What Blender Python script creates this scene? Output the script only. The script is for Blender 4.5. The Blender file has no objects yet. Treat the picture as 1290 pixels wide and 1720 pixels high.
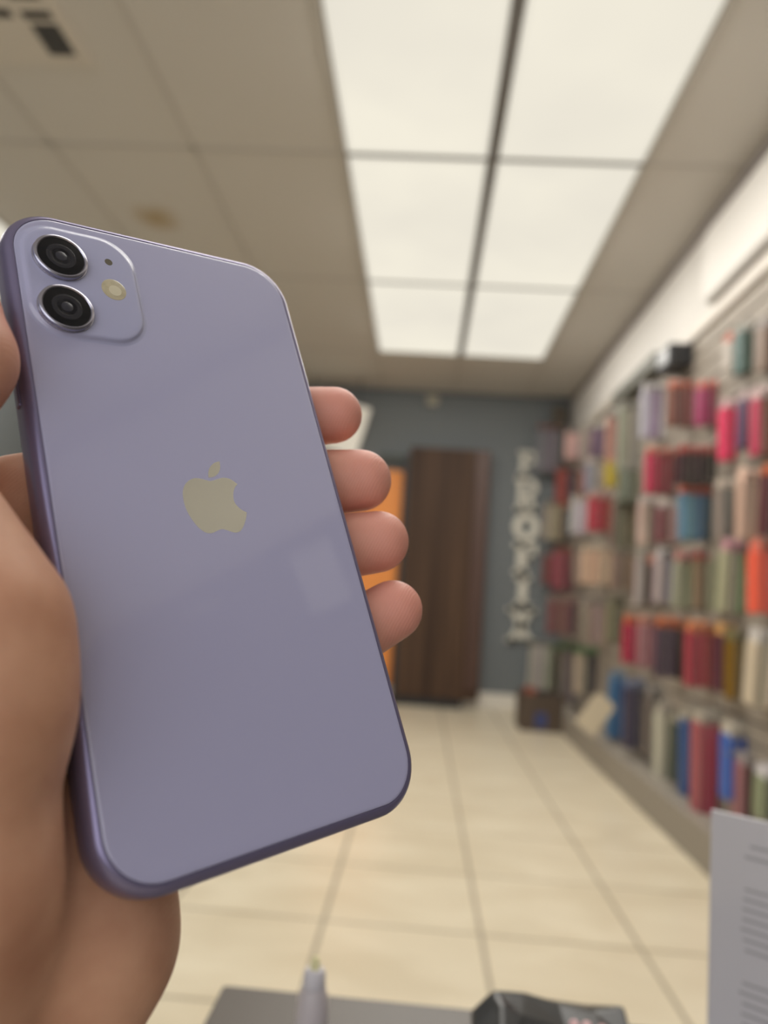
import bpy, bmesh, math, random
import numpy as np
from mathutils import Matrix, Vector

# ------------------------------------------------------------------ camera, world, exposure
scene = bpy.context.scene
COL = scene.collection
VIEW_R = ((0.996566, -0.061678, 0.055246), (0.048048, -0.112638, -0.992474), (0.067437, 0.99172, -0.109288))
CAM_LOC = (0.0, 0.0, 0.875)
cam_data = bpy.data.cameras.new('camera')
cam_data.sensor_fit = 'VERTICAL'
cam_data.sensor_height = 36.0
cam_data.sensor_width = 27.0
cam_data.lens = 1260.0 / 1720.0 * 36.0
cam_data.clip_start = 0.01
cam_data.clip_end = 60
cam_data.dof.use_dof = True
cam_data.dof.focus_distance = 0.182
cam_data.dof.aperture_fstop = cam_data.lens / 3.3
camera = bpy.data.objects.new('camera', cam_data)
M3 = Matrix(VIEW_R)
q = M3.to_quaternion(); q.normalize()
camera.matrix_world = Matrix.Translation(CAM_LOC) @ q.to_matrix().to_4x4()
COL.objects.link(camera)
scene.camera = camera

FILL_DAYLIGHT = 2.4                         # sky light through an unseen window added to brighten phone and hand
world = bpy.data.worlds.new('world')
world.use_nodes = True
world.node_tree.nodes['Background'].inputs[0].default_value = (0.95, 0.96, 1.0, 1)
world.node_tree.nodes['Background'].inputs[1].default_value = FILL_DAYLIGHT
scene.world = world
scene.view_settings.view_transform = 'Standard'
scene.view_settings.look = 'None'
scene.view_settings.gamma = 1.0
scene.view_settings.use_curve_mapping = False
scene.view_settings.exposure = 0.0
PANEL_COLOR = (0.87, 0.82, 0.70)      # the glowing diffusers
TUBE_POWER = 7.8                       # light that each ceiling fixture sheds, W
TUBE_COLOR = (1.0, 0.965, 0.91)
WALL_FILL_POWER = 2.1                       # point lamp added below each panel to brighten the walls, W

# ------------------------------------------------------------------ helpers
def lin(c):
    return tuple(((v / 255.0) / 12.92 if v / 255.0 <= 0.04045 else ((v / 255.0 + 0.055) / 1.055) ** 2.4) for v in c)

_mats = {}
def mat(name, color, rough=0.5, metal=0.0, noise=0.0, nscale=8.0, bump=0.0, bscale=60.0, spec=None, coat=0.0, emit=None, estr=0.0, trans=0.0, alpha=1.0):
    if name in _mats:
        return _mats[name]
    m = bpy.data.materials.new(name)
    m.use_nodes = True
    nt = m.node_tree
    b = nt.nodes['Principled BSDF']
    b.inputs['Base Color'].default_value = (*color, 1)
    b.inputs['Roughness'].default_value = rough
    b.inputs['Metallic'].default_value = metal
    if spec is not None:
        b.inputs['Specular IOR Level'].default_value = spec
    if coat:
        b.inputs['Coat Weight'].default_value = coat
        b.inputs['Coat Roughness'].default_value = 0.04
    if emit:
        b.inputs['Emission Color'].default_value = (*emit, 1)
        b.inputs['Emission Strength'].default_value = estr
    if trans:
        b.inputs['Transmission Weight'].default_value = trans
    tc = nt.nodes.new('ShaderNodeTexCoord')
    if noise:
        n = nt.nodes.new('ShaderNodeTexNoise')
        n.inputs['Scale'].default_value = nscale
        n.inputs['Detail'].default_value = 4
        nt.links.new(tc.outputs['Object'], n.inputs['Vector'])
        mx = nt.nodes.new('ShaderNodeMix'); mx.data_type = 'RGBA'
        mx.inputs['A'].default_value = (*[max(0, v * (1 - noise)) for v in color], 1)
        mx.inputs['B'].default_value = (*[min(1, v * (1 + noise)) for v in color], 1)
        nt.links.new(n.outputs['Fac'], mx.inputs['Factor'])
        nt.links.new(mx.outputs['Result'], b.inputs['Base Color'])
    if bump:
        n2 = nt.nodes.new('ShaderNodeTexNoise')
        n2.inputs['Scale'].default_value = bscale
        n2.inputs['Detail'].default_value = 3
        nt.links.new(tc.outputs['Object'], n2.inputs['Vector'])
        bp = nt.nodes.new('ShaderNodeBump')
        bp.inputs['Strength'].default_value = bump
        bp.inputs['Distance'].default_value = 0.002
        nt.links.new(n2.outputs['Fac'], bp.inputs['Height'])
        nt.links.new(bp.outputs['Normal'], b.inputs['Normal'])
    _mats[name] = m
    return m

def cmat(rgb, rough=0.45):
    return mat('plastic_%d_%d_%d' % rgb, lin(rgb), rough, noise=0.06, nscale=30)

def mesh_obj(name, verts, faces, m, parent=None, smooth=False):
    me = bpy.data.meshes.new(name)
    me.from_pydata([tuple(v) for v in verts], [], [tuple(f) for f in faces])
    me.update()
    if smooth:
        for p in me.polygons:
            p.use_smooth = True
    if m:
        me.materials.append(m)
    o = bpy.data.objects.new(name, me)
    COL.objects.link(o)
    if parent:
        o.parent = parent
    return o

def data_obj(name, me, parent=None):
    o = bpy.data.objects.new(name, me)
    COL.objects.link(o)
    if parent:
        o.parent = parent
    return o

def fix(me):
    bm = bmesh.new(); bm.from_mesh(me)
    bmesh.ops.recalc_face_normals(bm, faces=bm.faces)
    bm.to_mesh(me); bm.free()

class G:
    """collects shapes for one mesh"""
    def __init__(s): s.v = []; s.f = []
    def add(s, v, f):
        k = len(s.v); s.v += [tuple(p) for p in v]; s.f += [tuple(i + k for i in q) for q in f]; return s
    def box(s, x0, x1, y0, y1, z0, z1):
        return s.add([(x0,y0,z0),(x1,y0,z0),(x1,y1,z0),(x0,y1,z0),(x0,y0,z1),(x1,y0,z1),(x1,y1,z1),(x0,y1,z1)],
                     [(0,3,2,1),(4,5,6,7),(0,1,5,4),(1,2,6,5),(2,3,7,6),(3,0,4,7)])
    def bbox(s, x0, x1, y0, y1, z0, z1, b=0.004):
        """box with chamfered edges"""
        bm = bmesh.new()
        bmesh.ops.create_cube(bm, size=1)
        for v in bm.verts:
            v.co = ((x0+x1)/2 + v.co.x*(x1-x0), (y0+y1)/2 + v.co.y*(y1-y0), (z0+z1)/2 + v.co.z*(z1-z0))
        bmesh.ops.bevel(bm, geom=bm.edges[:], offset=b, segments=2, affect='EDGES', profile=0.5)
        bm.verts.index_update()
        s.add([v.co[:] for v in bm.verts], [[v.index for v in f.verts] for f in bm.faces]); bm.free(); return s
    def prism(s, pts, z0, z1, frame=None):
        """outline pts (a,b) extruded from z0 to z1; frame maps (a,b,c) to a point"""
        fr = frame or (lambda a, b, c: (a, b, c)); n = len(pts)
        v = [fr(a, b, z0) for a, b in pts] + [fr(a, b, z1) for a, b in pts]
        f = [tuple(range(n))[::-1], tuple(range(n, 2*n))] + [(i, (i+1) % n, n+(i+1) % n, n+i) for i in range(n)]
        return s.add(v, f)
    def tube(s, pts, r, n=8, caps=True):
        pts = [Vector(p) for p in pts]; k = len(s.v); m = len(pts)
        rr = r if isinstance(r, (list, tuple)) else [r]*m
        for i, p in enumerate(pts):
            d = (pts[min(i+1, m-1)] - pts[max(i-1, 0)]).normalized()
            u = d.orthogonal().normalized() if i == 0 else (u - d*u.dot(d)).normalized()
            w = d.cross(u)
            for j in range(n):
                a = 2*math.pi*j/n
                s.v.append(tuple(p + (u*math.cos(a) + w*math.sin(a))*rr[i]))
        for i in range(m-1):
            for j in range(n):
                s.f.append((k+i*n+j, k+i*n+(j+1) % n, k+(i+1)*n+(j+1) % n, k+(i+1)*n+j))
        if caps:
            s.f.append(tuple(range(k+n-1, k-1, -1))); s.f.append(tuple(range(k+(m-1)*n, k+m*n)))
        return s
    def lathe(s, prof, c=(0,0,0), n=24):
        """profile (r,z) turned about the z axis at c"""
        k = len(s.v); m = len(prof)
        for r, z in prof:
            for j in range(n):
                a = 2*math.pi*j/n
                s.v.append((c[0]+r*math.cos(a), c[1]+r*math.sin(a), c[2]+z))
        for i in range(m-1):
            for j in range(n):
                s.f.append((k+i*n+j, k+i*n+(j+1) % n, k+(i+1)*n+(j+1) % n, k+(i+1)*n+j))
        s.f.append(tuple(range(k+n-1, k-1, -1))); s.f.append(tuple(range(k+(m-1)*n, k+m*n)))
        return s
    def obj(s, name, m, parent=None, smooth=False):
        o = mesh_obj(name, s.v, s.f, m, parent, smooth); fix(o.data); return o

def smooth_by_angle(o, deg=35):
    for p in o.data.polygons: p.use_smooth = True
    bm = bmesh.new(); bm.from_mesh(o.data)
    for e in bm.edges:
        if len(e.link_faces) == 2 and e.calc_face_angle(0) > math.radians(deg): e.smooth = False
    bm.to_mesh(o.data); bm.free()

def tag(o, label, cat, group=None):
    o['label'] = label; o['category'] = cat
    if group: o['group'] = group
    return o

def thing(name, label, cat, loc=(0,0,0), group=None):
    o = bpy.data.objects.new(name, None); COL.objects.link(o); o.location = loc
    o.empty_display_size = 0.05
    return tag(o, label, cat, group)

def structure(o):
    o['kind'] = 'structure'; return o

def rrect(x0, x1, y0, y1, r, n=8):
    pts = []
    for cx, cy, a0 in ((x1-r, y1-r, 0), (x0+r, y1-r, 90), (x0+r, y0+r, 180), (x1-r, y0+r, 270)):
        for i in range(n+1):
            a = math.radians(a0 + 90*i/n); pts.append((cx + r*math.cos(a), cy + r*math.sin(a)))
    return pts

# ------------------------------------------------------------------ the shop: floor, ceiling, walls
XL, XR, YB, YF, H = -3.15, 1.19, 6.36, -1.95, 2.645

M_floor = mat('grout', lin((164,153,132)), 0.6)
def tile_material():
    m = mat('floor_tile', lin((226,213,184)), 0.30)
    nt = m.node_tree; b = nt.nodes['Principled BSDF']; tc = nt.nodes['Texture Coordinate']
    geo = nt.nodes.new('ShaderNodeNewGeometry')
    mp = nt.nodes.new('ShaderNodeMapping'); mp.inputs['Scale'].default_value = (1.3, 2.4, 1); mp.inputs['Rotation'].default_value = (0, 0, 0.35)
    nt.links.new(geo.outputs['Position'], mp.inputs['Vector'])
    n = nt.nodes.new('ShaderNodeTexNoise'); n.inputs['Scale'].default_value = 2.2; n.inputs['Detail'].default_value = 6; n.inputs['Distortion'].default_value = 0.8
    nt.links.new(mp.outputs['Vector'], n.inputs['Vector'])
    r = nt.nodes.new('ShaderNodeValToRGB')
    r.color_ramp.elements[0].position = 0.3; r.color_ramp.elements[0].color = (*lin((214,201,174)), 1)
    r.color_ramp.elements[1].position = 0.7; r.color_ramp.elements[1].color = (*lin((231,220,195)), 1)
    nt.links.new(n.outputs['Fac'], r.inputs['Fac']); nt.links.new(r.outputs['Color'], b.inputs['Base Color'])
    return m
M_tile = tile_material()
floor = structure(G().box(XL-0.1, XR+0.1, YF-0.1, YB+0.1, -0.10, -0.003).obj('floor', M_floor))
TX, TY = 0.42, 0.438
tile_me = None
xs = [0.215 + TX*i for i in range(-9, 3)]
ys = [2.11 + TY*i for i in range(-10, 11)]
for x in xs:
    for y in ys:
        x0, x1, y0, y1 = max(x, XL), min(x+TX, XR), max(y, YF), min(y+TY, YB)
        if x1-x0 < 0.03 or y1-y0 < 0.03: continue
        g = 0.006
        if x1-x0 > TX-0.001 and y1-y0 > TY-0.001:
            if tile_me is None:
                t = G().bbox(g, TX-g, g, TY-g, -0.006, 0, 0.0015).obj('tile', M_tile, floor); tile_me = t.data
            else:
                t = data_obj('tile', tile_me, floor)
            t.location = (x0, y0, 0)
        else:
            G().bbox(x0+g, x1-g, y0+g, y1-g, -0.006, 0, 0.0015).obj('tile', M_tile, floor)

# ceiling: backing, lay-in tiles, grid bars
M_ceil_back = mat('ceiling_backing', lin((120,116,110)), 0.9)
def ceiling_tile_material():
    m = mat('ceiling_tile', lin((200,196,190)), 0.9, bump=0.25, bscale=160)
    nt = m.node_tree; b = nt.nodes['Principled BSDF']
    geo = nt.nodes.new('ShaderNodeNewGeometry')
    d = nt.nodes.new('ShaderNodeVectorMath'); d.operation = 'DISTANCE'; d.inputs[1].default_value = (-1.42, 3.47, H)
    nt.links.new(geo.outputs['Position'], d.inputs[0])
    n = nt.nodes.new('ShaderNodeTexNoise'); n.inputs['Scale'].default_value = 9
    nt.links.new(geo.outputs['Position'], n.inputs['Vector'])
    a = nt.nodes.new('ShaderNodeMath'); a.operation = 'MULTIPLY_ADD'; a.inputs[1].default_value = 0.10
    nt.links.new(n.outputs['Fac'], a.inputs[0]); nt.links.new(d.outputs['Value'], a.inputs[2])
    r = nt.nodes.new('ShaderNodeValToRGB')
    r.color_ramp.elements[0].position = 0.08; r.color_ramp.elements[0].color = (*lin((172,154,124)), 1)
    r.color_ramp.elements[1].position = 0.19; r.color_ramp.elements[1].color = (*lin((200,196,190)), 1)
    nt.links.new(a.outputs['Value'], r.inputs['Fac']); nt.links.new(r.outputs['Color'], b.inputs['Base Color'])
    return m
M_ctile = ceiling_tile_material()
M_bar = mat('ceiling_bar', lin((186,181,174)), 0.55)
M_bar_darkened = mat('ceiling_bar_darkened', lin((112,110,108)), 0.6)  # same bars, colour darkened to offset the lamps added below the panels
ceiling = structure(G().box(XL-0.1, XR+0.1, YF-0.1, YB+0.1, H+0.02, H+0.12).obj('ceiling', M_ceil_back))
PXS = [-0.43 + 0.613*i for i in range(-5, 4)]
PYS = [2.865 + 1.237*i for i in range(-4, 4)]
light_cells = [(x, y) for x in (PXS[5], PXS[6]) for y in PYS[2:6]] + [(PXS[1], y) for y in PYS[3:6]]
for xi, x in enumerate(PXS):
    for y in PYS:
        if (x, y) in light_cells: continue
        x0, x1, y0, y1 = max(x, XL), min(x+0.613, XR), max(y, YF), min(y+1.237, YB)
        if x1-x0 < 0.03 or y1-y0 < 0.03: continue
        G().bbox(x0+0.011, x1-0.011, y0+0.011, y1-0.011, H+0.004, H+0.018, 0.003).obj('ceiling_tile', M_ctile, ceiling)
LX = (PXS[5], PXS[7]); LY = (PYS[2], PYS[6])        # the block of lit panels overhead
def bar(x0, x1, y0, y1, lit):
    if x1-x0 > 0.02 and y1-y0 > 0.02:
        G().bbox(x0, x1, y0, y1, H-0.001, H+0.02, 0.002).obj('ceiling_grid_bar', M_bar_darkened if lit else M_bar, ceiling)
for x in PXS:
    if XL < x < XR-0.05:
        for y0, y1 in ((YF, LY[0]), LY, (LY[1], YB)):
            hw = 0.022 if abs(x-PXS[6]) < 0.01 and y0 == LY[0] else 0.012
            bar(x-hw, x+hw, y0, y1, y0 == LY[0] and LX[0]+0.1 < x < LX[1]-0.1)
for y in PYS:
    if YF < y < YB:
        for x0, x1 in ((XL, LX[0]-0.0125), (LX[0]+0.0125, PXS[6]-0.0225), (PXS[6]+0.0225, LX[1]-0.0125), (LX[1]+0.0125, XR)):
            bar(x0, x1, y-0.012, y+0.012, LX[0] < x0 < LX[1]-0.1 and LY[0]+0.1 < y < LY[1]-0.1)

# lit fixtures
M_diff = mat('lamp_diffuser', (0.85, 0.83, 0.78), 0.5, emit=PANEL_COLOR, estr=1.0)
def diffuser_material():
    nt = M_diff.node_tree; b = nt.nodes['Principled BSDF']
    geo = nt.nodes.new('ShaderNodeNewGeometry')
    n = nt.nodes.new('ShaderNodeTexNoise'); n.inputs['Scale'].default_value = 1.6; n.inputs['Detail'].default_value = 2
    nt.links.new(geo.outputs['Position'], n.inputs['Vector'])
    r = nt.nodes.new('ShaderNodeValToRGB')
    r.color_ramp.elements[0].position = 0.3; r.color_ramp.elements[0].color = (PANEL_COLOR[0]*0.94, PANEL_COLOR[1]*0.94, PANEL_COLOR[2]*0.95, 1)
    r.color_ramp.elements[1].position = 0.7; r.color_ramp.elements[1].color = (PANEL_COLOR[0]*1.04, PANEL_COLOR[1]*1.04, PANEL_COLOR[2]*1.03, 1)
    nt.links.new(n.outputs['Fac'], r.inputs['Fac']); nt.links.new(r.outputs['Color'], b.inputs['Emission Color'])
    b.inputs['Base Color'].default_value = (0, 0, 0, 1); b.inputs['Specular IOR Level'].default_value = 0.0; b.inputs['Roughness'].default_value = 1.0
diffuser_material()
lab_row = {0: 'farthest row', 1: 'middle row', 2: 'row nearest the viewer'}
tube_data = bpy.data.lights.new('fixture_light', 'AREA')
tube_data.shape = 'RECTANGLE'; tube_data.size = 0.54; tube_data.size_y = 1.16
tube_data.energy = TUBE_POWER; tube_data.color = TUBE_COLOR
wall_fill_data = bpy.data.lights.new('wall_fill_lamp', 'POINT'); wall_fill_data.energy = WALL_FILL_POWER; wall_fill_data.color = TUBE_COLOR; wall_fill_data.shadow_soft_size = 0.04  # extra lamp that lifts the walls, not a part of the fixture
frame_me = diff_me = None
for i, (x, y) in enumerate(light_cells):
    rows_from_back = round((PYS[5] - y) / 1.237)
    if x == PXS[1]:
        lab = 'lit white ceiling panel of the left bank, ' + lab_row[rows_from_back]
    else:
        side = 'left' if x == PXS[5] else 'right'
        lab = 'lit white ceiling light panel, %s column, %s' % (side, lab_row[rows_from_back]) if rows_from_back < 3 else 'lit white ceiling panel, %s column, %s' % (side, {3: 'overhead of the viewer', 4: 'just behind the viewer'}[rows_from_back])
    t = thing('ceiling_light', lab, 'light', (x+0.3065, y+0.6185, H), 'ceiling light panels')
    if frame_me is None:
        g = G()
        a, b_, w = 0.283, 0.599, 0.016
        g.bbox(-a, a, -b_, -b_+w, -0.004, 0.016, 0.002); g.bbox(-a, a, b_-w, b_, -0.004, 0.016, 0.002)
        g.bbox(-a, -a+w, -b_+w, b_-w, -0.004, 0.016, 0.002); g.bbox(a-w, a, -b_+w, b_-w, -0.004, 0.016, 0.002)
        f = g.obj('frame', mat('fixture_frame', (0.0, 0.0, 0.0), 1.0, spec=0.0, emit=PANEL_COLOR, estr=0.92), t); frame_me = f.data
        d = G().bbox(-a+0.012, a-0.012, -b_+0.012, b_-0.012, 0.000, 0.010, 0.003).obj('diffuser', M_diff, t); diff_me = d.data
    else:
        data_obj('frame', frame_me, t); data_obj('diffuser', diff_me, t)
    lo = bpy.data.objects.new('fixture_light', tube_data); COL.objects.link(lo); lo.parent = t; lo.location = (0, 0, -0.012)
    lo = bpy.data.objects.new('wall_fill_lamp', wall_fill_data); COL.objects.link(lo); lo.parent = t; lo.location = (0, 0, -0.055)

# walls
M_back = mat('blue_grey_paint', lin((116,121,123)), 0.75, noise=0.05, nscale=2, bump=0.1, bscale=200)
M_white = mat('white_paint', lin((218,214,208)), 0.7, noise=0.03, nscale=2, bump=0.1, bscale=200)
M_greyside = mat('grey_paint', lin((150,150,148)), 0.75, noise=0.05, nscale=2)
wall_back = structure(G().box(XL-0.1, XR+0.1, YB, YB+0.1, 0, H+0.02).obj('wall_back', M_back))
wall_right = structure(G().box(XR, XR+0.1, YF-0.1, YB, 0, H+0.02).obj('wall_right', M_white))
wall_left = structure(G().box(XL-0.1, XL, YF-0.1, YB, 0, H+0.02).obj('wall_left', M_back))
WX0, WX1, WZ0, WZ1 = -2.3, 0.95, 0.55, 2.35
g = G()
g.box(XL, WX0, YF-0.1, YF, 0, H+0.02); g.box(WX1, XR, YF-0.1, YF, 0, H+0.02)
g.box(WX0, WX1, YF-0.1, YF, 0, WZ0); g.box(WX0, WX1, YF-0.1, YF, WZ1, H+0.02)
wall_front = structure(g.obj('wall_front', M_greyside))
win = bpy.data.objects.new('fill_window_1', None); COL.objects.link(win); structure(win)  # window opening added behind the viewer to light the phone and hand
M_mull = mat('fill_window_grey', lin((120,120,122)), 0.4)
for i in range(4):
    x = WX0 + (WX1-WX0)*i/3
    G().bbox(max(x-0.03, WX0), min(x+0.03, WX1), YF-0.07, YF-0.02, WZ0, WZ1, 0.004).obj('mullion', M_mull, win)
for z in (WZ0, WZ1-0.06):
    G().bbox(WX0+0.031, WX1-0.031, YF-0.069, YF-0.021, z, z+0.06, 0.004).obj('rail', M_mull, win)
pl = bpy.data.lights.new('fill_window_portal', 'AREA'); pl.shape = 'RECTANGLE'; pl.size = WX1-WX0; pl.size_y = WZ1-WZ0; pl.cycles.is_portal = True
po_ = bpy.data.objects.new('fill_window_portal', pl); COL.objects.link(po_); po_.location = ((WX0+WX1)/2, YF-0.09, (WZ0+WZ1)/2); po_.rotation_euler = (math.radians(90), 0, 0)
M_trim = mat('grey_trim', lin((150,142,138)), 0.6)
structure(G().bbox(XR-0.018, XR, YF, YB, H-0.05, H-0.002, 0.003).obj('trim_1', M_trim))
structure(G().bbox(XL, XR-0.02, YB-0.012, YB, H-0.03, H-0.002, 0.003).obj('trim_2', mat('dark_trim', lin((104,108,110)), 0.6)))
M_base = mat('white_gloss', lin((232,226,214)), 0.4)
structure(G().bbox(XL, XR, YB-0.02, YB, 0.0, 0.13, 0.004).obj('baseboard_back', M_base))

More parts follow.
